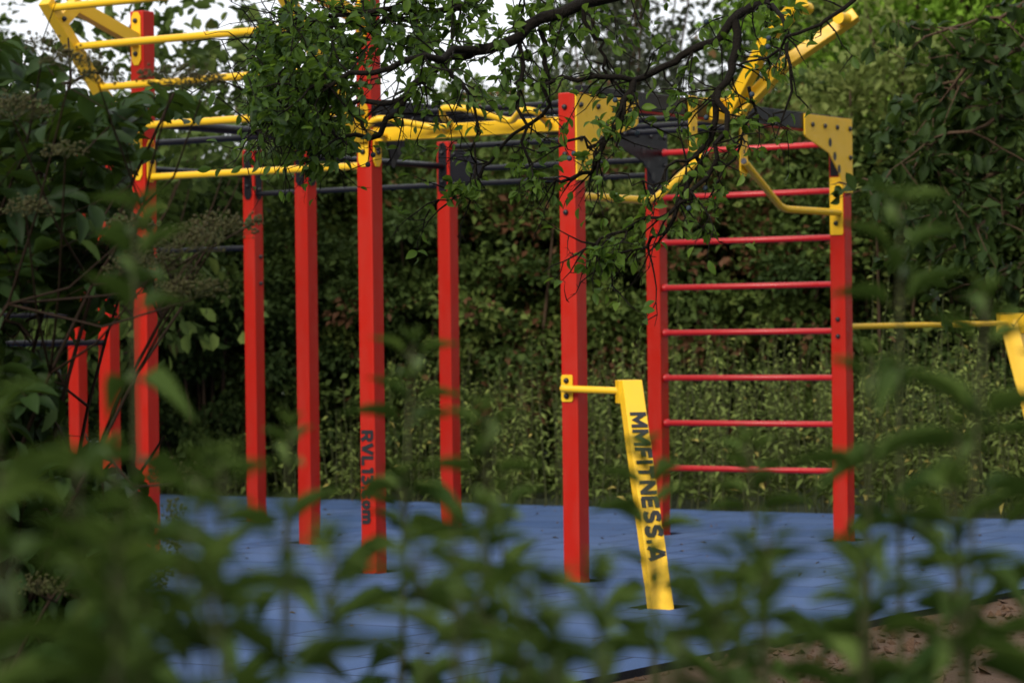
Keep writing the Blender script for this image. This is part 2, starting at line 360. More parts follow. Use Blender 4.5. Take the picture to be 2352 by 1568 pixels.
# arrow shaped black plate on post g
za, zb_ = zr('g', 346, 436)
ap = MB().prism([(.05, za), (.14, za), (.31, zm-.03), (.31, zm+.03), (.14, zb_), (.05, zb_)], pz('g', 0, 0, -.03), U, Z, -V, .012).build('arrow_plate', BLK, rig, .002)
for y in (356, 424): bolt(ap, pz('g', zy('g', y), .085, -.042), -V)
# overhead black beams along V, with monkey rungs between
zbm = zy('j', 290)
BEAMJ = MB().beam(pz('h', zbm, .02, .05), pz('j', zbm, .02, -.05), .06, .098, U).build('beam', BLK, rig, .004)
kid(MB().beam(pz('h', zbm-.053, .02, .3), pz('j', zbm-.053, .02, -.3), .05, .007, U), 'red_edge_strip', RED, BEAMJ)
MB().beam(pz('f', zbm, 0, .05), pz('i', zbm, 0, -.05), .06, .098, U).build('beam', BLK, rig, .004)
for q in range(6):
    t = .42 + q*.44
    bar(pz('f', zbm-.005, .03, t), pz('h', zbm-.005, -.01, t), .017, BLK, 'monkey_bar')
# corner plates
def gusset(key, sgn, m, z1, hgt=.45, wid=.57, off=.052, side=1):
    poly = [(-.048*sgn, 0), (wid*sgn, 0), (wid*sgn, -.125), ((wid-.02)*sgn, -.14), (.26*sgn, -.22), (.13*sgn, -.33), (.055*sgn, -hgt), (-.048*sgn, -hgt)]
    o = pz(key, z1, off*side)
    g = MB().prism(poly, o, V, Z, U*side, .010).build('corner_plate', m, rig, .002)
    for s_ in (-.01, .16, .32, .48): bolt(g, o + V*(s_*sgn) - Z*.06 + U*(.010*side), U*side)
    bolt(g, o + V*(-.01*sgn) - Z*.235 + U*(.010*side), U*side)
    for s_, z_ in ((.25, .155), (.19, .235), (.135, .31)):
        c_ = o + V*(s_*sgn) - Z*z_ + U*(.0105*side)
        poly2 = [(.021*math.cos(a*math.pi/6), .027*math.sin(a*math.pi/6)) for a in range(12)]
        kid(MB().prism(poly2, c_, V, Z, U*side, .001), 'slot_hole', BOLTM, g)
    return g
gusset('j', -1, YEL, zy('j', 273)-.004)
gusset('h', 1, YEL, zy('h', 214)-.004)
gusset('i', -1, BLK, zy('i', 296), side=1)
gusset('f', 1, BLK, zy('f', 243), hgt=.12, wid=.3)
# yellow crossbeam between f and h with a wavy grip bar in front of it
zyb = zy('h', 284)
MB().beam(pz('f', zyb, .058), pz('h', zyb, -.05), .06, .074, V).build('yellow_crossbeam', YEL, rig, .005)
pts = []; L_ = R_U-.12
for q, (t, dv, dz) in enumerate(((.06, -.04, -.01), (.045, -.2, .01), (.14, -.24, .075), (.34, -.07, .02), (.46, -.07, .02), (.48, -.2, .06), (.50, -.24, .10), (.62, -.24, .095), (.78, -.08, .02), (.9, -.2, .07), (.97, -.2, .06), (.955, -.04, .0))):
    pts.append(pz('f', zyb+dz, .06+L_*t, dv))
MB().tube(fillet(pts, .05), .018).build('wavy_grip_bar', YEL, rig)
for t in (.40, ): MB().tube([pz('f', zyb, .06+L_*t, -.03), pz('f', zyb+.02, .06+L_*t, -.07)], .016).build('grip_bar_stub', YEL, rig)
# yellow bar low between c and f
zl = (zy('c', 402)+zy('f', 386))/2; bar(pz('c', zl, .04), pz('f', zl, -.04), .020, YEL, 'yellow_bar')
# sloping yellow ladder leaning out towards the camera from posts c and f
def beamat(key, s_): # s_ 0 = foot, 1 = head
    zf, zh = zy('c', 352), 0
    foot = pz(key, zf, .0, -.06)
    head = at(112, 2, PX['c'].y-.82*.833); off = head - pz('c', zf, 0, -.06)
    off = V*off.dot(V) + Z*off.z
    return foot + off*s_
SB = {}
for key in ('c', 'f'):
    f0, f1 = beamat(key, 0), beamat(key, 1)
    SB[key] = MB().beam(f0, f1, .075, .06, U).build('sloping_side_beam', YEL, rig, .004)
    d = (f1-f0).normalized(); nn = U.cross(d)
    # bent arm tying the head of the beam back to the post
    p0 = beamat(key, .86); p2 = pz(key, zy('c', 96), 0, -.05); p1 = pz(key, zy('c', 34), 0, -.05-.52)
    arm = MB()
    arm.beam(p0 + (p1-p0).normalized()*.0, p1 + (p1-p0).normalized()*.03, .062, .075, U); arm.beam(p1 + (p2-p1).normalized()*-.018, p2, .060, .074, U)
    arm.build('bent_arm', YEL, rig, .003)
    for s_ in (.86, .3): bolt(SB[key], beamat(key, s_) + U*.0385 + Z*.02, U)
for s_ in (.955, .705, .44, .175):
    a_, b_ = beamat('c', s_) + U*.03, beamat('f', s_) - U*.03
    MB().tube([a_, b_], .021).build('ladder_rung', YEL, rig)
# hanging yellow strips and bent dip handles under the black beam
zh1 = zy('j', 489)
def hanger(px, yb0, yb1, key, sgn, plate_face):
    # vertical strip hung on the outer side of the beam
    P0 = pz('h', zbm, .06); 
    # find t along V where picture x = px
    best = min((abs(CX + F*(P0+V*t).x/(P0+V*t).y - px), t) for t in np.linspace(.4, 2.6, 400)); t = best[1]
    zt_ = zbm+.06; zb2 = zbm-.33
    st = MB().prism([(-.022-.02, zt_), (.042, zt_), (.042, zb2), (.022, zb2-.03), (-.022, zb2-.03), (-.042, zb2)], pz('h', 0, .056, t), V, Z, U, .010).build('hanging_strip', YEL, rig, .002)
    for z_ in (.12, .17, .22): kid(MB().prism([(-.009, -.012), (.009, -.012), (.009, .012), (-.009, .012)], pz('h', zbm-z_, .0662, t), V, Z, U, .001), 'strip_hole', BOLTM, st)
    bolt(st, pz('h', zbm+.01, .066, t), U)
    base = pz(key, zh1, .0, -.05*sgn*-1) if False else pz(key, zh1, 0.02, .05*sgn)
    bend = base + V*(.74*sgn); top = pz('h', zb2+.03, .085, t)
    d = (top-bend).normalized()
    hb = MB().tube(fillet([base, bend, top + d*.05], .09), .0215).build('dip_handle', YEL, rig)
    kid(MB().tube([top + d*.05, top + d*.062], .018), 'end_cap', GREYCAP, hb)
hanger(1597, 0, 0, 'h', 1, 'B'); hanger(1712, 0, 0, 'j', -1, 'L')
z0, z1 = zr('j', 408, 540); plate('j', 'L', z0, z1, YEL, (zy('j', 447), zy('j', 513)), w=.044, c=.006)
z0, z1 = zr('j', 340, 405); plate('j', 'L', z0, z1, BLK, (), w=.04, c=.004)
# clamp box and two raised yellow arms on the black beam
def tv(px, du=.02):
    P0 = pz('h', zbm, du); return min((abs(CX + F*(P0+V*t).x/(P0+V*t).y - px), t) for t in np.linspace(.4, 2.8, 600))[1]
tcl = tv(1656); cb = pz('h', zbm+.0, .035, tcl)
MB().box(cb, U, V, Z, .14, .30, .125).build('clamp_box', YEL, rig, .006)
for nm, base, mid, tip, yb_, hd in (('a', (1676, 258), (1766, 84), (1842, 4), -.22, (1850, 22)), ('b', (1692, 262), (1800, 150), (1967, 34), .20, (1930, 36))):
    Yb = cb.y - .05
    Ym = Yb - .20 + (.5*yb_); Yt = Yb - .36 + yb_
    P = [at(*base, Yb), at(*mid, Ym), at(*tip, Yt)]
    am = MB(); side = (P[1]-P[0]).cross(P[2]-P[1]) if nm == 'b' else V*1.0
    side = V.copy()
    am.beam(P[0], P[1]+(P[1]-P[0]).normalized()*.012, .078, .064, side); am.beam(P[1]-(P[2]-P[1]).normalized()*.012, P[2], .0795, .0655, side)
    ao = am.build('raised_arm', YEL, rig, .005)
    kp = at(*hd, Yt-.05); q = P[2] - (P[2]-P[1]).normalized()*.05
    inward = V if nm == 'a' else -V
    kid(MB().tube([q, q + inward*.13], .034, 16), 'grip_knob', YEL, ao, .006)
    mid_ = (P[0]+P[1])/2
    bolt(ao, P[0]*.72+P[1]*.28 + U*.034 + Z*.02, (U+Z*.2).normalized())

# lettering
GLYPH = {  # strokes on a grid one unit high, given as polylines; (advance width, strokes)
 'M': (1.2, [[(.11, 0), (.11, 1)], [(.11, .93), (.6, .28), (1.09, .93)], [(1.09, 0), (1.09, 1)]]), 'F': (.82, [[(.11, 0), (.11, 1)], [(.11, .9), (.8, .9)], [(.11, .48), (.72, .48)]]),
 'I': (.24, [[(.12, 0), (.12, 1)]]), 'T': (.9, [[(.45, 0), (.45, 1)], [(0, .9), (.9, .9)]]), 'N': (1.02, [[(.11, 0), (.11, 1)], [(.13, .92), (.89, .08)], [(.91, 0), (.91, 1)]]),
 'E': (.84, [[(.11, 0), (.11, 1)], [(.11, .9), (.82, .9)], [(.11, .5), (.76, .5)], [(.11, .1), (.82, .1)]]), '.': (.26, [[(.02, .12), (.24, .12)]]),
 'S': (.88, [[(.78, .80), (.62, .9), (.36, .91), (.15, .82), (.13, .66), (.3, .55), (.6, .47), (.76, .36), (.75, .2), (.58, .1), (.3, .09), (.08, .2)]]),
 'A': (1.08, [[(.1, 0), (.54, .96)], [(.54, .96), (.98, 0)], [(.28, .25), (.8, .25)]]), 'R': (.92, [[(.11, 0), (.11, 1)], [(.11, .9), (.6, .9), (.78, .78), (.78, .58), (.6, .44), (.11, .44)], [(.48, .44), (.84, 0)]]),
 'V': (1.0, [[(.1, 1), (.5, .06)], [(.5, .06), (.9, 1)]]), 'L': (.78, [[(.11, 0), (.11, 1)], [(.11, .1), (.78, .1)]]), '1': (.5, [[(.36, 0), (.36, 1)], [(.04, .8), (.36, .93)]]),
 '3': (.82, [[(.06, .9), (.72, .9), (.4, .58), (.62, .52), (.72, .36), (.66, .18), (.44, .09), (.06, .14)]]), 'c': (.66, [[(.6, .52), (.44, .6), (.22, .55), (.1, .36), (.14, .18), (.34, .08), (.6, .17)]]),
 'o': (.72, [[(.36, .6), (.16, .53), (.1, .34), (.18, .15), (.36, .08), (.54, .15), (.62, .34), (.56, .53), (.36, .6)]]), 'm': (1.1, [[(.1, 0), (.1, .68)], [(.1, .52), (.3, .6), (.5, .56), (.55, .42), (.55, 0)], [(.55, .5), (.75, .6), (.95, .55), (1.0, .42), (1.0, 0)]])}
def lettering(txt, origin, along, up, nrm, high, m, parent, stretch=1.0, name='lettering', gap=.16, sw=.21):
    mb = MB(); x = 0.0; lay = 0
    for ch in txt:
        w, st = GLYPH[ch]
        for pl in st:
            P2 = [Vector(((x+a)*stretch, b)) for a, b in pl]; L_, R_ = [], []
            for i, p in enumerate(P2):
                d0 = (P2[i]-P2[i-1]).normalized() if i else None; d1 = (P2[i+1]-P2[i]).normalized() if i < len(P2)-1 else None
                d = d0 if d1 is None else d1 if d0 is None else (d0+d1).normalized()
                k = 1/max(.55, d.dot(d1 if d1 is not None else d)); nn = Vector((-d.y, d.x))*sw/2*k
                L_.append(p+nn); R_.append(p-nn)
            lay = (lay+1) % 6; o = origin + nrm*(.0006*lay)
            for i in range(len(P2)-1):
                q = [L_[i], R_[i], R_[i+1], L_[i+1]]; mb.prism([(a.x*high, a.y*high) for a in q], o, along, up, nrm, .0012)
        x += w + gap
    o = mb.build(name, m); o.parent = parent; return o, x*high*stretch
# leaning yellow board with black lettering, tied to post h by a short arm
bt = at(1446, 872, 14.32); bb = Vector(boardbase); ax = (bt-bb).normalized(); bb = bb - ax*.06
yaw = R(14); nb = Vector((math.sin(yaw), -math.cos(yaw), 0)); sdv = Vector((math.cos(yaw), math.sin(yaw), 0))
nface = sdv.cross(ax).normalized(); nface = nface if nface.y < 0 else -nface
BW = .105
brd = MB().box((bb+bt)/2, sdv, nb, ax, BW, .10, (bt-bb).length).build('leaning_board', YEL, rig, .004, label='yellow leaning board with black lettering')
ct = bt - ax*.08
nh = Vector((math.sin(yaw), -math.cos(yaw), 0)); sh = Z.cross(nh)*-1; sh = sh if sh.x > 0 else -sh
kid(MB().box(bt - Z*.06 - sh*(BW/2+.003) + nh*.012, sh, nh, Z, .03, .07, .118), 'end_bracket', YEL, brd, .003)
a0 = at(1450, 925, 14.3)
lo = bb + ax*((bt-bb).length - .248) + nb*.05 + nface*.0015 - sdv*.038
lettering('MMFITNESS.A', lo, -ax, sdv, nface, .084, INK, brd, 1.10, gap=.2, sw=.29)
z0, z1 = zr('h', 860, 922); plate('h', 'L', z0, z1, YEL, (z0+.03, z1-.03), w=.035, c=.006, s_=-.012)
o, nr, ex = facepos('h', 'L', -.012, (z0+z1)/2)
MB().tube(fillet([o, o + nr*.06, bt - Z*.055 - sdv*(BW/2) - nb*.0], .05), .0185).build('board_arm', YEL, rig)
# second leaning board at the far right
t2 = at(2322, 742, 19.2); b2 = Vector(board2base); ax2 = (t2-b2).normalized(); b2 -= ax2*.06
n2 = Vector((-.45, -.9, 0)); n2 = (n2-ax2*n2.dot(ax2)).normalized(); s2 = ax2.cross(n2)
brd2 = MB().box((t2+b2)/2, s2, n2, ax2, .12, .12, (t2-b2).length).build('leaning_board', YEL, rig, .004, label='yellow leaning board at the right edge')
kid(MB().box(t2, Vector((1, 0, 0)), Vector((0, 1, 0)), Z, .17, .14, .13), 'end_bracket', YEL, brd2, .003)
bar(pz('j', zy('j', 750), 0, .04), t2, .018, YEL, 'board_arm')
# web address down the left face of post f
o, nr, ex = facepos('f', 'L', -.038, zy('f', 988)); 
lettering('RVL13.com', o + nr*.0012, -Z, ex, nr, .078, INK, POST['f'], .80, sw=.26)

# ------------------------------------------------------------------ vegetation behind
def crown(w, d, h, z0, ncl, per, leaf, up=.5, sig=.17, power=2.2, tone=.45, tvar=.16, cols=1.0, flat=.6, rare=.012):
    q = rnd(ncl)*(rng.random((ncl, 1))**(1/power)); q[:, 2] *= cols
    C = q*np.array([w/2, d/2, (h-z0)/2]) + np.array([0, 0, (h+z0)/2])
    C[:, :2] *= (1 + .22*np.sin(7*np.arctan2(C[:, 1], C[:, 0])[:, None]))
    C[:, 2] += rng.normal(size=ncl)*.12; C[:, 2] = np.maximum(C[:, 2], .1)
    P = np.repeat(C, per, 0); n_ = len(P)
    out = np.repeat(norm(C-np.array([0, 0, (h+z0)*.42])), per, 0)
    e = rng.normal(size=(n_, 3))*sig*np.array([1, 1, flat]); P = P+e
    D = norm(out*.6 + norm(e)*.6 + rnd(n_)*.7 + np.array([0, 0, -.15])); N = norm(rnd(n_)*.75 + np.array([0, 0, up]) + out*.35)
    P[:, 2] = np.maximum(P[:, 2], .03)
    T = np.clip(np.repeat(tone+rng.normal(size=ncl)*tvar, per) + rng.normal(size=n_)*.10, 0, 1)
    T = np.where(rng.random(n_) < np.repeat(rare*2*rng.random(ncl)**2.5*1.75, per), .97, np.minimum(T, .84))
    L = leaf*(.6+.8*rng.random(n_)); return C, P, D, N, L, L*(.5+.15*rng.random(n_)), T
def stems(C, w, h, trunk, k=14, r=.03, lean=.25):
    mb = MB(); idx = rng.choice(len(C), min(k, len(C)), replace=False)
    for i in idx:
        c = Vector(C[i]); b = Vector((c.x*lean, c.y*lean, -.1))
        if trunk: b = Vector((0, 0, trunk*(.6+.4*random.random())))
        mid = (b+c)/2 + Vector((c.x*.12, c.y*.12, -.05*h if trunk else .1)); pts = [b*(1-t)**2 + mid*2*t*(1-t) + c*t*t for t in (0, .25, .5, .75, 1)]
        mb.tube(pts, [r*(1-.75*t) for t in (0, .25, .5, .75, 1)], 6, False)
    if trunk: mb.tube([(0, 0, -.1), (.03, .02, trunk*.5), (0, 0, trunk*1.02)], [r*2.6, r*2.0, r*1.7], 9)
    return mb
class Kind:
    def __init__(s, nm, stem_nm, lm, bm, leafT, **kw):
        trunk = kw.pop('trunk', 0); k = kw.pop('k', 14); r = kw.pop('r', .03)
        C, P, D, N, L, W, T = crown(**kw)
        s.leaf = leaf_mesh(nm+'_leaves', P, D, N, L, W, T, leafT, lm)
        mb = stems(C, kw['w'], kw['h'], trunk, k, r); me = bpy.data.meshes.new(nm+'_stems'); me.from_pydata(mb.v, [], mb.f); me.polygons.foreach_set('use_smooth', mb.sm); me.materials.append(bm)
        s.stem = me; s.sn = stem_nm; s.nm = nm; s.h = kw['h']; s.trunk = trunk
    def put(s, px, Y, hgt, wide, label, cat, group, rot=None):
        p = at(px, 784, Y); k = hgt/s.h
        r_ = empty(s.nm, (p.x, p.y, -.032), label, cat, group); r_.rotation_euler.z = rot if rot is not None else random.random()*6.28
        r_.scale = (k*wide, k*wide, k)
        for nm, me in (('crown' if s.trunk else 'foliage', s.leaf), (s.sn, s.stem)):
            o = bpy.data.objects.new(nm, me); COL.objects.link(o); o.parent = r_
        return r_
SH1 = Kind('shrub', 'stems', L_SHRUB, BARK2, T_SMALL, w=2.7, d=2.2, h=3.3, z0=0, ncl=92, per=260, leaf=.078, sig=.125, flat=.5, power=2.8)
SH2 = Kind('shrub', 'stems', L_SHRUB, BARK2, T_SMALL, w=2.5, d=2.4, h=3.4, z0=.1, ncl=88, per=250, leaf=.072, tone=.42, sig=.13, flat=.5, power=2.8)
SH3 = Kind('shrub', 'stems', L_DARK, BARK2, T_SMALL, w=2.9, d=2.3, h=3.2, z0=0, ncl=92, per=250, leaf=.078, sig=.13, flat=.5, power=2.8)
SH5 = Kind('shrub', 'stems', L_SHRUB, BARK2, T_SMALL, w=2.6, d=2.2, h=3.2, z0=0, ncl=115, per=200, leaf=.075, sig=.135, flat=.5, power=2.8, tone=.40, rare=.22)
SH4 = Kind('shrub', 'stems', L_LIGHT, BARK2, T_SMALL, w=1.6, d=1.5, h=4.2, z0=.2, ncl=130, per=80, leaf=.08, tone=.45)
TR1 = Kind('tree', 'trunk', L_DARK, BARK2, T_SMALL, w=5, d=4.2, h=8, z0=.8, ncl=230, per=100, leaf=.15, sig=.33, trunk=2.6, k=26, r=.07)
TR2 = Kind('locust_tree', 'trunk', L_LOCUST, BARK2, T_SMALL, w=5, d=4, h=8, z0=1.5, ncl=190, per=110, leaf=.13, sig=.34, trunk=2.6, k=26, r=.06, flat=.28, tvar=.22, tone=.5)
TR3 = Kind('willow_tree', 'trunk', L_WILLOW, BARK2, T_SMALL, w=5, d=4, h=9, z0=1.5, ncl=105, per=105, leaf=.13, sig=.25, trunk=3, k=12, r=.04, tvar=.2)
G1 = 'shrubs in the thicket behind the rubber floor'
shr = [
 (SH1, -60, 23.5, 3.3, 1.0, 'green shrub at the left edge behind the elder bush'),
 (SH3, 150, 24.0, 3.4, 1.0, 'dark shrub behind the leftmost red post'),
 (SH2, 330, 24.6, 3.5, 1.0, 'green shrub behind the tall red post of the sloping ladder'),
 (SH3, 480, 23.2, 2.7, .9, 'low dark shrub directly left of the post with black top plates'),
 (SH1, 560, 25.4, 3.7, 1.0, 'green shrub rising above the post with black top plates'),
 (SH1, 690, 23.8, 3.2, .85, 'green shrub seen between the two posts with black top plates'),
 (SH2, 850, 24.6, 3.5, 1.0, 'green shrub behind the tall post with the web address'),
 (SH3, 960, 23.6, 2.9, .9, 'dark shrub seen right of the post with the web address'),
 (SH1, 1080, 25.2, 3.6, 1.0, 'green shrub behind the post with the arrow shaped plate'),
 (SH5, 1170, 23.6, 3.2, 1.0, 'brown flecked shrub seen between arrow plate and corner plate'),
 (SH5, 1330, 24.6, 3.5, 1.0, 'brown flecked shrub behind the post with the big yellow corner plate'),
 (SH1, 1440, 23.8, 3.0, .85, 'green shrub above the lettered yellow board'),
 (SH3, 1570, 24.8, 3.4, 1.0, 'dark shrub behind the left half of the red ladder'),
 (SH5, 1700, 23.8, 3.3, 1.0, 'brown flecked shrub behind the middle of the red ladder'),
 (SH3, 1800, 25.4, 3.7, 1.0, 'dark shrub behind the right half of the red ladder'),
 (SH4, 1985, 24.2, 4.3, 1.1, 'pale yellow green upright shrub right of the ladder top'),
 (SH3, 2030, 23.8, 3.2, .9, 'dark shrub seen just right of the red ladder'),
 (SH1, 2190, 24.4, 3.6, 1.0, 'green shrub behind the long yellow bar on the right'),
 (SH3, 2330, 24.2, 3.5, 1.0, 'dark shrub at the right edge behind the second yellow board'),
 (SH2, 2480, 24.8, 3.9, 1.0, 'green shrub cut by the right edge of the picture')]
for kd, px, Y, h_, w_, lb in shr: kd.put(px, Y, h_, w_, lb, 'shrub', G1)
G2 = 'trees beyond the thicket'
for kd, px, Y, h_, w_, lb in (
    (TR1, -260, 29, 5.2, 1.2, 'dark leafy tree beyond the left edge'),
    (TR1, 400, 31, 3.7, 1.2, 'low dark tree showing under the white sky on the left'),
    (TR1, 760, 30, 3.9, 1.1, 'dark tree behind the tall post and the plum leaves'),
    (TR1, 1090, 32, 3.9, 1.1, 'dark tree rising between the two tallest frame posts'),
    (TR3, 1440, 33, 8.5, .85, 'airy grey green willow with white sky showing through it'),
    (TR1, 1500, 30, 3.7, 1.2, 'dark tree low behind the yellow corner plate'),
    (TR1, 1930, 31, 7.4, .6, 'tall dark tree behind the raised yellow arms'),
    (TR2, 2170, 27.5, 7.0, .8, 'bright yellow green locust tree at upper right'),
    (TR1, 2380, 32, 8.2, 1.0, 'tall dark tree beyond the right edge')):
    kd.put(px, Y, h_, w_, lb, 'tree', G2)
TR4 = Kind('young_tree', 'trunk', L_SHRUB, BARK2, T_ROUND, w=2.6, d=2.2, h=5, z0=1.0, ncl=80, per=26, leaf=.13, sig=.22, trunk=2.2, k=30, r=.013)
TR4.put(338, 21.6, 4.7, 1.0, 'loose leafy young tree against the white sky on the left', 'tree', G2)
TR4.put(60, 22.0, 3.55, 1.0, 'loose leafy young tree behind the sloping yellow ladder', 'tree', G2)

# unseen thicket behind and beside the camera, added to block low sky light
n_ = 52000; P = np.stack([rng.uniform(-20, 20, n_), -4.5 - 4*rng.random(n_), rng.random(n_)**.8*(6.6+1.0*np.sin(rng.uniform(0, 6, n_)))], 1)
ang = rng.uniform(-1.2, 1.2, n_); side_ = rng.random(n_) < .6
P[side_, 0] = np.sign(P[side_, 0])*(9 + 4*rng.random(side_.sum())); P[side_, 1] = rng.uniform(-6, 34, side_.sum())
rt = side_ & (P[:, 0] > 0); P[rt, 2] *= 1.5; P[rt, 0] -= 1.5
tm_ = leaf_mesh('thicket', P, rnd(n_), rnd(n_)+np.array([0, 0, .5]), .32*(.6+.8*rng.random(n_)), .2, rng.random(n_)*.8, T_SMALL, L_DARK)
obj('thicket', tm_, kind='stuff', label='unseen leafy thicket behind and beside the camera, added to block low sky light', cat='thicket')
# weeds along the far edge of the floor
P = []; D = []; N = []; L = []; T = []; sb = MB()
for k in range(1150):
    s_ = -8.5*0 - random.random()*11.5; dep = .12 + random.random()**1.3*2.6
    base = c1 + U*(s_+1.5) + V*dep; pxx = CX + F*base.x/base.y
    hh = (.92 if pxx > 860 else .5)*(.65+.6*random.random()) + .12*dep
    if 700 < pxx < 870 and random.random() < .3: hh *= 1.5
    if pxx > 1500 and random.random() < .05: hh *= 1.45
    lean = Vector((random.gauss(0, .08), random.gauss(0, .08), 1)); nl = int(hh*24)
    sb.tube([base - Z*.08, base + lean*hh], [.006, .002], 4, False)
    tb = random.gauss(.45, .12)
    for q in range(nl):
        t = .06 + .94*(q+random.random())/nl; a = random.random()*6.28
        P.append(base + lean*hh*t); D.append((math.cos(a), math.sin(a), random.uniform(-.9, .35))); N.append((random.gauss(0, .4), random.gauss(0, .4), 1))
        L.append((.065+.05*random.random())*(1.2-.75*t)); T.append(.95 if random.random() < (.05 if pxx > 1800 else .02)*(1.2-t) else min(.86, tb+.25*(t-.4)+random.gauss(0, .08)))
L = np.array(L)
wm = leaf_mesh('weeds', np.array([tuple(p) for p in P]), np.array(D), np.array(N), L, L*.36, np.clip(np.array(T), 0, 1), T_SMALL, L_WEED)
wo = obj('weeds', wm, kind='stuff', label='band of nettles and weeds along the far edge of the blue floor', cat='weeds')
kid(sb, 'weed_stems', STEMG, wo); bpy.data.objects['weed_stems']['kind'] = 'stuff'

n_ = 420; fl = [c1 - U*random.uniform(0, 7.5) - V*random.uniform(0, 11) for _ in range(n_)]
lt = leaf_mesh('leaf_litter', np.array([(p.x, p.y, .006) for p in fl]), np.stack([rng.normal(size=n_), rng.normal(size=n_), np.abs(rng.normal(size=n_))*.12], 1), np.tile([0, 0, 1.], (n_, 1)) + rng.normal(size=(n_, 3))*.2, .018+.035*rng.random(n_)**2, .012, .5, T_SMALL, DRY)
obj('leaf_litter', lt, kind='stuff', label='dry fallen leaves scattered over the blue floor', cat='leaves')
# soil clods by the right edge of the floor
P = []; cl_ = MB()
for k in range(3500):
    p = pe + U*(.06 + abs(random.gauss(0, .9))) + V*random.uniform(-4, 4); s_ = .004 + .030*random.random()**5
    vs = [(Vector((x, y, z_*.8)) + rv(.35))*s_ + Vector((p.x, p.y, -.032+s_*.3)) for x, y, z_ in ((1, 0, 0), (0, 1, 0), (-1, 0, 0), (0, -1, 0), (0, 0, .8), (0, 0, -.8), )]
    cl_.add(vs, [(0, 1, 4), (1, 2, 4), (2, 3, 4), (3, 0, 4), (1, 0, 5), (2, 1, 5), (3, 2, 5), (0, 3, 5)])
cl_.build('soil_clods', SOIL, kind='stuff', label='loose brown soil clods beside the floor edge', cat='soil')

# ------------------------------------------------------------------ plum (sloe) tree overhead
class Foliage:
    def __init__(s): s.P = []; s.D = []; s.N = []; s.L = []; s.T = []
    mask = None
    def leaf(s, p, d, n_, L, t):
        if s.mask and not s.mask(p): return
        s.P.append(tuple(p)); s.D.append(tuple(d)); s.N.append(tuple(n_)); s.L.append(L); s.T.append(min(1, max(0, t)))
    def mesh(s, nm, wr, tm, m): L = np.array(s.L); return leaf_mesh(nm, s.P, s.D, s.N, L, L*wr*(.85+.3*rng.random(len(L))), np.array(s.T), tm, m)
def jag(pts, sub, amp):
    out = [pts[0]]
    for a, b in zip(pts, pts[1:]):
        for k in range(1, sub+1):
            t = k/sub; p = a.lerp(b, t); out.append(p + rv(amp) if k < sub else p + rv(amp*.4))
    return out
def twig(mb, fo, p, d, L, r, leafL, depth=0, droop=.25, dens=1.0, tone=.5, spurs=None):
    n_ = max(3, int(L/.035)); pts = [p]; dd = d.normalized()
    for k in range(n_):
        dd = (dd + rv(.22) - Z*droop*.12).normalized(); pts.append(pts[-1] + dd*(L/n_))
    mb.tube(pts, [r*(1-.72*k/n_) for k in range(n_+1)], 5, False)
    for k in range(1, n_+1):
        q = pts[k]
        if random.random() < .75*dens:
            m_ = random.choice((1, 2, 2, 3)) if k < n_ else 4
            sp = (rv(1) - dd*rv(1).dot(dd)).normalized()
            for j in range(m_):
                ld = (sp*.9 + dd*.5 + rv(.55) - Z*.35).normalized()
                fo.leaf(q + sp*.004, ld, (rv(.6)+Z*.8).normalized(), leafL*random.uniform(.6, 1.15), tone + random.gauss(0, .16))
        if random.random() < .5:   # thorny spur
            sp = rv(1).normalized(); mb.tube([q, q + sp*random.uniform(.008, .02)], [r*.55, r*.2], 4, False)
        if depth < 2 and random.random() < (.34 if depth == 0 else .18):
            sp = (rv(1) + dd*.8).normalized(); twig(mb, fo, q, sp, L*random.uniform(.3, .6), r*.6, leafL, depth+1, droop, dens, tone)
    if spurs is not None: spurs.append(pts[-1])
ptree = empty('plum_tree', (2.75, 8.4, 0), 'sloe plum tree with dark thorny branches hanging across the top from the right', 'tree')
tb_ = MB(); trunk = [Vector((2.75, 8.4, -.1)), Vector((2.72, 8.35, .9)), Vector((2.66, 8.3, 1.8)), Vector((2.5, 8.25, 2.65))]
tb_.tube(jag(trunk, 3, .015), list(np.linspace(.11, .075, 10)), 10); tb_.build('trunk', BARK, ptree)
def proj(p):
    q = p-EYE; zc = q.dot(fw); return CX + F*q.dot(CR)/zc, CY - F*q.dot(CU)/zc
def plum_mask(p):       # where the branches carry leaves
    x, y = proj(p)
    lb = np.interp(x, [540, 600, 680, 760, 850, 900, 980, 1060, 1130, 1230, 1300, 1350, 1400, 1700, 1800, 1900], [200, 285, 325, 350, 335, 300, 290, 330, 330, 330, 330, 400, 620, 520, 330, 150])
    if y > lb:
        for a, b, c, d_ in ((876, 925, 410, 500), (955, 1110, 395, 470), (1190, 1300, 345, 450), (700, 735, 340, 410), (1335, 1420, 560, 625)):
            if a < x < b and c < y < d_: return True
        return random.random() < .12
    if x < 575 + max(0, 80-y)*1.2: return False
    if 870 < x < 1290 and 245 < y < 335: return random.random() < .16
    if 815 < x < 905 and y > 120: return random.random() < .13
    if 660 < x < 960 and y < 55: return random.random() < .45
    if 815 < x < 960 and y > 140: return random.random() < .3
    if x < 900: return random.random() < .93
    if y < 120: return random.random() < .75
    return random.random() < (.36 if x > 1250 and y < 430 else .45)
fo = Foliage(); fo.mask = plum_mask; lm = MB(); tips = []
TRK = trunk[-1]
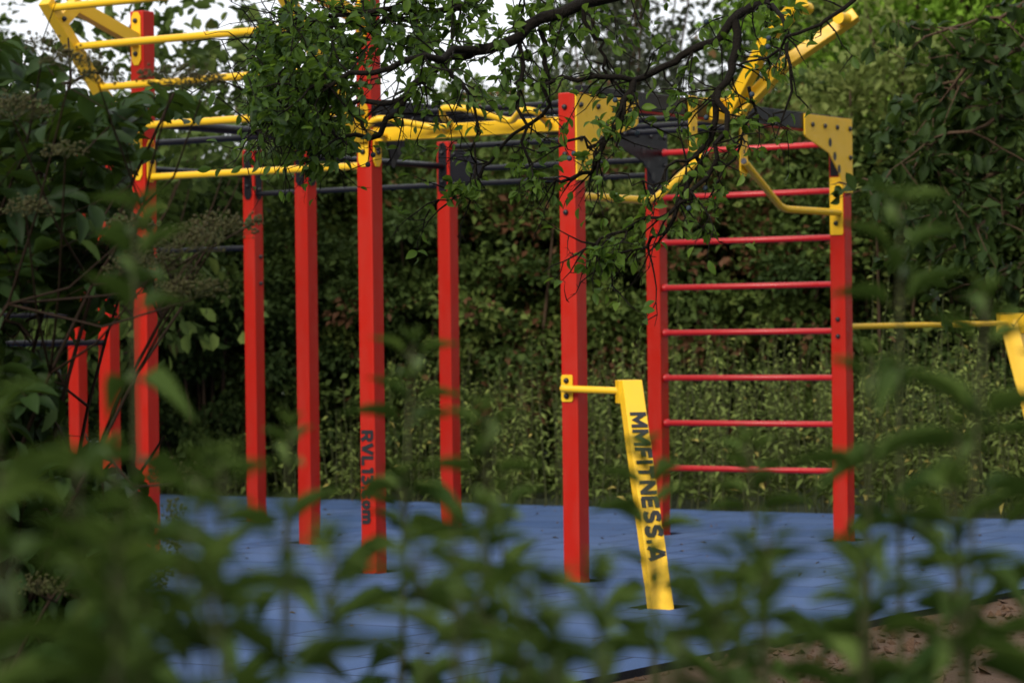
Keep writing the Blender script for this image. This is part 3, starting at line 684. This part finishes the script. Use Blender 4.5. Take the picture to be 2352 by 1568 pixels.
limbs = [ # (points as picture x, y, depth), start radius, end radius, twigs, twig length, leaf density
 ([(1900, -170, 8.3), (1640, -60, 8.2), (1378, 0, 8.1), (1289, 36, 8.0), (1190, 86, 7.95), (1091, 115, 7.9), (1011, 145, 7.9), (962, 188, 7.9), (929, 224, 7.9), (890, 275, 7.9), (850, 318, 7.9), (760, 300, 7.9)], .024, .006, 34, .26, .8),
 ([(1500, -90, 8.3), (1200, -20, 8.4), (1000, 30, 8.4), (850, 60, 8.4), (700, 110, 8.5), (600, 160, 8.5)], .018, .004, 58, .3, 1.35),
 ([(1091, 115, 7.9), (980, 130, 7.7), (850, 165, 7.6), (720, 200, 7.6), (600, 235, 7.7)], .012, .003, 60, .28, 1.35),
 ([(929, 224, 7.9), (830, 230, 8.0), (740, 250, 8.0), (660, 275, 8.0), (590, 300, 8.1)], .009, .003, 44, .22, 1.3),
 ([(1000, 30, 8.4), (880, 20, 8.2), (760, 40, 8.2), (660, 70, 8.2), (600, 90, 8.3)], .009, .003, 44, .26, 1.35),
 ([(1900, -120, 8.2), (1760, 0, 8.1), (1684, 55, 8.0), (1607, 105, 8.0), (1550, 137, 8.0), (1454, 185, 7.95), (1365, 176, 7.9), (1260, 192, 7.9), (1180, 200, 7.9)], .019, .004, 24, .2, .62),
 ([(1688, 50, 8.0), (1684, 148, 7.95), (1651, 204, 7.9), (1641, 280, 7.9), (1605, 356, 7.85), (1569, 445, 7.85), (1546, 507, 7.85), (1490, 570, 7.85), (1400, 600, 7.85)], .013, .003, 26, .2, .75),
 ([(1651, 204, 7.9), (1665, 300, 7.8), (1630, 390, 7.8), (1590, 460, 7.8), (1520, 500, 7.8), (1400, 540, 7.8), (1345, 575, 7.8)], .009, .003, 20, .17, .8),
 ([(1454, 185, 7.95), (1434, 257, 7.9), (1384, 329, 7.9), (1361, 389, 7.9), (1288, 422, 7.9), (1222, 402, 7.9)], .011, .003, 20, .19, .9),
 ([(1384, 329, 7.9), (1300, 325, 7.9), (1240, 350, 7.95)], .006, .002, 7, .13, .9),
 ([(1190, 86, 7.95), (1197, 200, 7.9), (1199, 330, 7.9), (1215, 400, 7.9), (1260, 425, 7.9)], .007, .002, 12, .14, .6),
 ([(1240, 66, 8.0), (1262, 180, 8.0), (1250, 260, 8.0), (1150, 330, 8.0), (1085, 430, 8.0), (1010, 460, 8.0)], .008, .002, 16, .15, .7),
 ([(1011, 145, 7.9), (1070, 200, 7.8), (1100, 260, 7.8), (1090, 330, 7.8), (1093, 440, 7.8)], .007, .002, 13, .15, .7),
 ([(1340, 15, 8.0), (1385, 90, 8.0), (1388, 150, 8.0), (1410, 190, 8.0), (1455, 230, 8.0), (1480, 280, 8.0)], .007, .002, 12, .15, .7),
 ([(1760, 0, 8.1), (1800, 40, 7.9), (1817, 150, 7.8), (1800, 250, 7.8), (1745, 290, 7.8)], .008, .002, 10, .13, .7),
 ([(1900, -60, 8.0), (1960, 0, 7.6), (1880, 60, 7.6), (1790, 110, 7.7), (1700, 150, 7.8)], .008, .003, 9, .15, .6),
 ([(1605, 356, 7.85), (1540, 380, 7.8), (1500, 420, 7.8), (1440, 400, 7.8)], .005, .002, 9, .13, .85),
 ([(1720, 200, 7.9), (1735, 260, 7.9), (1700, 330, 7.9), (1650, 410, 7.9), (1640, 470, 7.9)], .005, .002, 9, .12, .8),
]
LIMBP = []
for k, (pp, ra, rb, nt, tl, dens) in enumerate(limbs):
    pts = [at(*p) for p in pp]
    if k in (0, 1, 5): pts = [TRK.lerp(pts[0], .0), TRK.lerp(pts[0], .5) + Z*.05] + pts
    elif k == 15: pts = [TRK] + pts
    jp = jag(pts, 3, .010); n_ = len(jp); LIMBP += jp; lm.tube(jp, [ra + (rb-ra)*i/(n_-1) for i in range(n_)], 8)
    i0 = int(n_*.3) if k in (0, 1, 5) else 1
    for q in range(nt):
        i = random.randint(i0, n_-1); d = (jp[i]-jp[i-1]).normalized()
        x_, y_ = proj(jp[i])
        if ((840 < x_ < 1290 and 235 < y_ < 345) or (815 < x_ < 930 and 120 < y_ < 345)) and random.random() < .65: continue
        if dens > 1.2: dr = (d*.5 + rv(.8) - Z*.1)
        else: dr = (d*.5 + rv(.65) - Z*.35)
        twig(lm, fo, jp[i], dr, tl*random.uniform(.5, 1.2), .0032, .039, 0, .35, dens, .24 if dens > 1.2 else .58, tips)
    tips.append(jp[-1])
SLO = [at(*q) for q in ((1622, 50, 7.95), (1622, 270, 7.9), (1318, 353, 7.87), (1308, 364, 7.87), (1464, 306, 7.88), (1766, 88, 7.8), (1764, 108, 7.8), (1727, 217, 7.85), (1582, 478, 7.8), (1413, 230, 7.9), (857, 356, 7.9), (845, 378, 7.9), (1620, 432, 7.8))]
for p in SLO:
    q = min(LIMBP, key=lambda a: (a-p).length); lm.tube([q, q.lerp(p, .5) + rv(.006), p + Z*.007], [.0022, .0018, .0012], 5, False)
lm.build('branches', BARK, ptree); obj('foliage', fo.mesh('plum_foliage', .5, T_OVAL, L_PLUM), ptree)
def sphere(r_, seg=12, rings=8):
    vs = [(0, 0, r_)]; fs = []
    for i in range(1, rings):
        a = math.pi*i/rings; vs += [(r_*math.sin(a)*math.cos(2*math.pi*k/seg), r_*math.sin(a)*math.sin(2*math.pi*k/seg), r_*math.cos(a)*1.05) for k in range(seg)]
    vs.append((0, 0, -r_)); e = len(vs)-1
    fs += [(0, 1+k, 1+(k+1) % seg) for k in range(seg)]
    for i in range(rings-2): fs += [(1+i*seg+k, 1+(i+1)*seg+k, 1+(i+1)*seg+(k+1) % seg, 1+i*seg+(k+1) % seg) for k in range(seg)]
    fs += [(e, 1+(rings-2)*seg+(k+1) % seg, 1+(rings-2)*seg+k) for k in range(seg)]
    return vs, fs
vs, fs = sphere(.0075); sm = bpy.data.meshes.new('sloe'); sm.from_pydata(vs, [], fs); sm.polygons.foreach_set('use_smooth', [True]*len(fs)); sm.materials.append(SLOE)
for p in SLO: obj('sloe', sm, ptree, p)

# fruit tree at upper right, closer to the camera
atree = empty('fruit_tree', (1.95, 6.6, 0), 'dark leafy fruit tree branch hanging in at the upper right corner', 'tree')
tb_ = MB(); tr = [Vector((1.95, 6.6, -.1)), Vector((1.93, 6.6, 1.0)), Vector((1.88, 6.55, 2.0)), Vector((1.8, 6.5, 2.5))]
tb_.tube(jag(tr, 3, .012), list(np.linspace(.09, .05, 10)), 10); tb_.build('trunk', BARK2, atree)
fo = Foliage(); lm = MB(); fo.mask = lambda p: not (proj(p)[0] > 2190 and proj(p)[1] > 665)
for pp, ra, nt in (([(2420, 60, 6.5), (2300, 130, 6.4), (2190, 190, 6.4), (2110, 215, 6.4)], .011, 16), ([(2450, 180, 6.5), (2340, 260, 6.4), (2230, 300, 6.3), (2120, 330, 6.3)], .011, 17),
                   ([(2450, 300, 6.5), (2330, 380, 6.4), (2230, 400, 6.4), (2120, 395, 6.5), (2010, 415, 6.6), (1930, 412, 6.6)], .009, 11), ([(2430, 420, 6.5), (2330, 480, 6.4), (2250, 520, 6.4), (2190, 560, 6.4)], .008, 10),
                   ([(2420, -20, 6.5), (2300, 40, 6.5), (2180, 70, 6.5), (2120, 90, 6.5)], .008, 9), ([(2450, 540, 6.4), (2360, 600, 6.4), (2300, 660, 6.4)], .006, 6)):
    pts = [tr[-1] if pp[0][1] < 100 else tr[2]] + [at(*p) for p in pp]; pts.insert(1, pts[0].lerp(pts[1], .5) + Z*random.uniform(.03, .1) + rv(.05)); jp = jag(pts, 3, .01); n_ = len(jp)
    lm.tube(jp, [ra + (.0025-ra)*i/(n_-1) for i in range(n_)], 7)
    for q in range(nt):
        i = random.randint(3, n_-1); d = (jp[i]-jp[i-1]).normalized()
        px_ = CX + F*jp[i].x/jp[i].y
        if px_ < 2095: continue
        twig(lm, fo, jp[i], d*.5 + rv(.7) - Z*.3, random.uniform(.12, .26) if px_ > 2130 else random.uniform(.03, .07), .0028, .046, 0, .4, 1.25, .42)
    twig(lm, fo, jp[-1], d, .035, .0016, .034, 2, .3, .6, .5)
lm.build('branches', BARK2, atree); obj('foliage', fo.mesh('fruit_tree_foliage', .52, T_OVAL, L_APPLE), atree)

# ------------------------------------------------------------------ elder bush at left
eb = empty('elder_bush', (-1.0, 6.6, 0), 'big dark elder bush with flat berry clusters at the left', 'bush')
fo = Foliage(); st = MB()
main = []
for bx, tops in ((-1.35, [(60, 120), (165, 190), (30, 420)]), (-1.25, [(250, 330), (400, 210), (330, 470)]), (-1.2, [(480, 560), (420, 700), (300, 620)]), (-1.45, [(20, 700), (120, 560), (60, 880)]), (-1.35, [(100, 950), (260, 1060), (40, 1180)]), (-1.25, [(330, 1180), (180, 1290), (380, 1000)])):
    for tx, ty in tops:
        Y = 6.5 + random.uniform(-.5, .5); b = Vector((bx + random.uniform(-.1, .1), Y + random.uniform(-.15, .15), -.1)); e = at(tx, ty, Y)
        mid = b.lerp(e, .5) + Vector((random.uniform(-.3, -.12), 0, .15)); pts = [b*(1-t)**2 + mid*2*t*(1-t) + e*t*t for t in np.linspace(0, 1, 9)]
        pts = jag(pts, 1, .006); st.tube(pts, list(np.linspace(.0085, .003, len(pts))), 7, False); main.append(pts)
allp = [p for pts in main for p in pts[3:]]
clear = [(282, 352, 18, 84), (300, 366, 690, 1000), (146, 200, 790, 1050), (350, 545, 284, 330), (18, 146, 765, 800), (0, 130, 712, 735), (216, 270, 800, 1080), (330, 565, 375, 412), (100, 205, 0, 60), (205, 300, 20, 90), (330, 350, 305, 350), (320, 352, 385, 450)]
def okleaf(p):
    x, y = proj(p)
    if y < np.interp(x, [0, 60, 100, 150, 180, 260, 330, 400, 480, 560], [80, 95, 100, 150, 215, 225, 205, 215, 240, 270]): return random.random() < .04
    if x > bound(y)+30: return False
    return not any(a-3 < x < b+3 and c-3 < y < d_+3 for a, b, c, d_ in clear)
def bound(y):      # right outline of the bush in the picture
    ys = [60, 130, 200, 260, 330, 400, 480, 560, 640, 700, 760, 850, 950, 1080, 1200, 1300, 1400, 1568]
    xs = [170, 300, 380, 500, 470, 350, 300, 340, 380, 330, 200, 130, 150, 280, 350, 310, 300, 300]
    return np.interp(y, ys, xs)
cnt = 0
while cnt < 1500:
    y = random.uniform(85, 1560) if cnt % 3 else random.uniform(850, 1560); x = random.uniform(-120, bound(y)-20)
    if 725 < y < 960 and x > 130: continue
    Y = 6.6 + random.uniform(-.5, .6); p = at(x, y, Y); q = random.choice(sorted(allp, key=lambda a: (a-p).length)[:9])
    d = (p-q); d = d.normalized() if d.length > .02 else rv(1).normalized()
    if .06 < (p-q).length < .13: st.tube([q, q.lerp(p, .5)+Z*.015, p], [.0042, .0034, .0022], 5, False)
    ax_ = (d + rv(.35) - Z*.25).normalized(); sd_ = ax_.cross(Z + rv(.35)).normalized(); nn = sd_.cross(ax_)
    ln = random.uniform(.12, .18)
    if okleaf(p) and okleaf(p + ax_*ln): st.tube([p, p + ax_*ln], [.0016, .001], 4, False); tb = random.gauss(.32, .22)
    for j, t in enumerate((.3, .3, .65, .65, 1.0)):
        ld = ax_*1.0 if t == 1.0 else (ax_*.45 + sd_*(1 if j % 2 else -1) - Z*.15 + rv(.12))
        pp_ = p + ax_*ln*t; ld = ld.normalized()
        lfL = random.uniform(.055, .098)
        if okleaf(pp_) and okleaf(pp_+ld*lfL) and okleaf(pp_+ld*lfL*.5): fo.leaf(pp_, ld, (nn + rv(.3)).normalized(), lfL, tb + random.gauss(0, .08))
    cnt += 1
obj('foliage', fo.mesh('elder_foliage', .44, T_OVAL, L_ELDER), eb)
# berry umbels: each with a stalk
vs, fs = sphere(1, 6, 4)
for (px, py, rr, tilt) in ((165, 118, .07, 0), (225, 160, .055, 0), (395, 155, .075, .1), (30, 225, .09, 0), (100, 90, .04, 0), (345, 580, .10, .1), (420, 530, .09, .1), (500, 500, .085, .2), (470, 175, .05, 0), (440, 640, .08, 0), (300, 500, .06, 0),
                           (585, 500, .018, .8), (400, 1075, .06, .5), (400, 1200, .05, 1.2), (370, 1290, .06, 1.2), (90, 1330, .06, .4), (60, 460, .06, .2), (150, 330, .05, .2)):
    Y = 5.75 + random.uniform(-.1, .1); c = at(px, py, Y); mb = MB(); sk = c - Z*rr*1.1 - Vector((tilt*.04, 0, 0))
    nb_ = int(30 + 26000*rr*rr)
    for k in range(nb_):
        a = random.random()*6.28; r_ = rr*math.sqrt(random.random()); p = c + Vector((r_*math.cos(a), r_*math.sin(a)*.8, random.gauss(0, .008) - .35*r_*r_/rr))
        if tilt > .9: p = c + Vector((random.gauss(0, .2)*rr, random.gauss(0, .3)*rr, -(p-c).x))
        s_ = random.uniform(.0022, .0036); mb.add([p + Vector(v)*s_ for v in vs], fs, True)
        if k % 3 == 0: mb.tube([p, p.lerp(c - Z*rr*.5, .5) + rv(.003)], [.0005, .0007], 3, False)
    for k in range(7):
        a = k*.9; mb.tube([c - Z*rr*.55, c + Vector((math.cos(a)*rr*.6, math.sin(a)*rr*.45, -.010))], [.0012, .0007], 4, False)
    q = random.choice(sorted(allp, key=lambda a: (a-sk-Z*-.12).length)[:5]); st.tube([q, q.lerp(c, .5) - Z*.06 + rv(.01), c - Z*rr*.55], [.0032, .0026, .0018], 5, False)
    mb.build('berry_cluster', BERRY, eb)
st.build('stems', STEMR, eb)

# ------------------------------------------------------------------ blurred nettles close to the camera
def nettle(Hh, seed, leafL=.088):
    random.seed(seed); fo = Foliage(); mb = MB(); bend = Vector((random.gauss(0, .02), random.gauss(0, .02), 0))
    path = lambda t: Vector((bend.x*t*t*2 + .006*math.sin(9*t+seed), bend.y*t*t*2, Hh*t))
    mb.tube([path(t) for t in np.linspace(0, 1, 12)], list(np.linspace(.0060, .0018, 12)), 6, False)
    z = .35*Hh; k = 0
    while z < Hh:
        t = z/Hh; a0_ = (k % 2)*math.pi/2 + random.gauss(0, .25) + seed; Ls = leafL*(1.0 if t < .9 else 1.0-.55*(t-.9)/.1)
        for j in (0, 1):
            a = a0_ + j*math.pi + random.gauss(0, .15); dr = random.uniform(-.45, .2) if t < .9 else random.uniform(.1, .8)
            d = Vector((math.cos(a), math.sin(a), dr)).normalized(); p = path(t)
            mb.tube([p, p + d*.012], [.0012, .0009], 4, False); fo.leaf(p + d*.01, d, (Z + d*.3 + rv(.18)).normalized(), Ls*random.uniform(.8, 1.15), .42 + .45*max(0, t-.75)/.25 + random.gauss(0, .1))
        if t > .6 and random.random() < .5:   # small side shoot
            for j in range(3):
                d = Vector((random.gauss(0, 1), random.gauss(0, 1), .6)).normalized(); fo.leaf(path(t), d, (Z + rv(.3)).normalized(), Ls*.45, .55)
        z += .052 + .022*random.random() if t < .93 else .022; k += 1
    for j in range(4):
        a = j*1.57 + seed; fo.leaf(path(1), Vector((math.cos(a), math.sin(a), 1.3)).normalized(), (Z + rv(.3)), leafL*.3, .85)
    return fo.mesh('nettle_foliage', .29, T_LANCE, L_NETTLE), mb
NV = []
for q in range(6):
    a, mb = nettle(1.3, 11+q); me = bpy.data.meshes.new('nettle_stem'); me.from_pydata(mb.v, [], mb.f); me.polygons.foreach_set('use_smooth', mb.sm); me.materials.append(STEMG); NV.append((a, me))
random.seed(99)
nets = [ (255, 590, 2.3, 'tall pale nettle in front of the three left red posts'), (60, 1010, 1.9, 'blurred nettle over the lower left elder leaves'), (150, 1120, 1.6, 'nettle below the leftmost red post'),
 (340, 1150, 2.1, 'nettle hiding the foot of the tall ladder post'), (430, 1360, 1.45, 'very blurred big nettle at bottom left'), (30, 1260, 1.5, 'nettle at the lower left edge'), (220, 1400, 1.4, 'very blurred nettle in the bottom left corner area'),
 (560, 1370, 1.4, 'bright blurred nettle tip below the post with black top plates'), (640, 1080, 2.4, 'slim nettle between the two posts with black top plates'),
 (828, 890, 2.5, 'nettle crossing the web address on the tall post'), (925, 1190, 2.5, 'nettle beside the foot of the web address post'), (1095, 1055, 2.3, 'nettle right of the post with the arrow plate'),
 (1010, 1290, 2.0, 'nettle in front of the arrow plate post foot'), (1190, 1220, 2.5, 'dark leaved nettle left of the corner plate post foot'), (955, 1350, 1.7, 'blurred nettle over the middle of the blue floor'),
 (1130, 1400, 1.6, 'blurred nettle at bottom centre'), (760, 1400, 1.5, 'very blurred nettle at the bottom between two posts'), (1270, 1440, 1.8, 'nettle below the corner plate post'),
 (1560, 1130, 2.4, 'nettle across the foot of the lettered yellow board'), (1440, 1390, 2.2, 'nettle left of the yellow board foot'), (1610, 1380, 2.0, 'nettle right of the yellow board foot'),
 (1830, 1110, 2.6, 'nettle in front of the red ladder foot'), (1765, 1330, 2.0, 'leafy nettle below the red ladder'), (1885, 1360, 1.9, 'nettle below the right ladder post'),
 (2062, 570, 2.3, 'tallest blurred nettle right of the red ladder'), (2130, 800, 2.1, 'nettle stem under the long yellow bar'), (2255, 1080, 2.3, 'nettle near the right edge of the blue floor'),
 (2310, 1230, 1.9, 'nettle over the bare soil at the right edge'), (2190, 1450, 1.7, 'blurred nettle over the bare soil'), (1690, 1500, 1.5, 'very blurred nettle at the bottom right of centre'), (1500, 1490, 1.6, 'nettle under the yellow board'), (2330, 1440, 1.5, 'very blurred nettle in the bottom right corner'),
 (2010, 930, 2.2, 'nettle in front of the right ladder post'), (2310, 930, 2.3, 'nettle in front of the second yellow board'),
 (1990, 1440, 1.7, 'nettle covering the soil next to the floor edge'), (1830, 1480, 1.6, 'low blurred nettle over the soil patch'),
 (1600, 1500, 1.5, 'low nettle over the near floor edge'), (520, 1180, 2.0, 'nettle left of the black plated post foot'), (420, 1210, 1.7, 'blurred nettle between elder and blue floor'), (180, 1230, 1.5, 'blurred nettle over the dark lower elder'),
 (480, 1450, 1.4, 'very blurred nettle beside the bright nettle tip'), (1070, 1480, 1.5, 'low very blurred nettle under the floor middle'), (1390, 1510, 1.5, 'low very blurred nettle left of the yellow board'),
 (640, 1480, 1.35, 'very blurred low nettle on the bottom edge left of centre'), (900, 1500, 1.4, 'very blurred low nettle on the bottom edge near centre'), (120, 1480, 1.35, 'low blurred nettle on the bottom left edge'), (330, 1500, 1.5, 'low nettle on the bottom edge under the elder')]
for k, (px, py, Y, lb) in enumerate(nets):
    Y = .2 + Y*1.06; tip = at(px, py, Y); lf, sm_ = NV[k % 6]; r_ = empty('nettle', (tip.x, tip.y, -.032), lb, 'nettle', 'blurred nettles close to the camera')
    sc = (tip.z+.075)/1.3; r_.scale = (sc*.95,)*2 + (sc,); r_.rotation_euler.z = random.random()*6.28
    for nm, me in (('foliage', lf), ('stem', sm_)):
        o = bpy.data.objects.new(nm, me); COL.objects.link(o); o.parent = r_
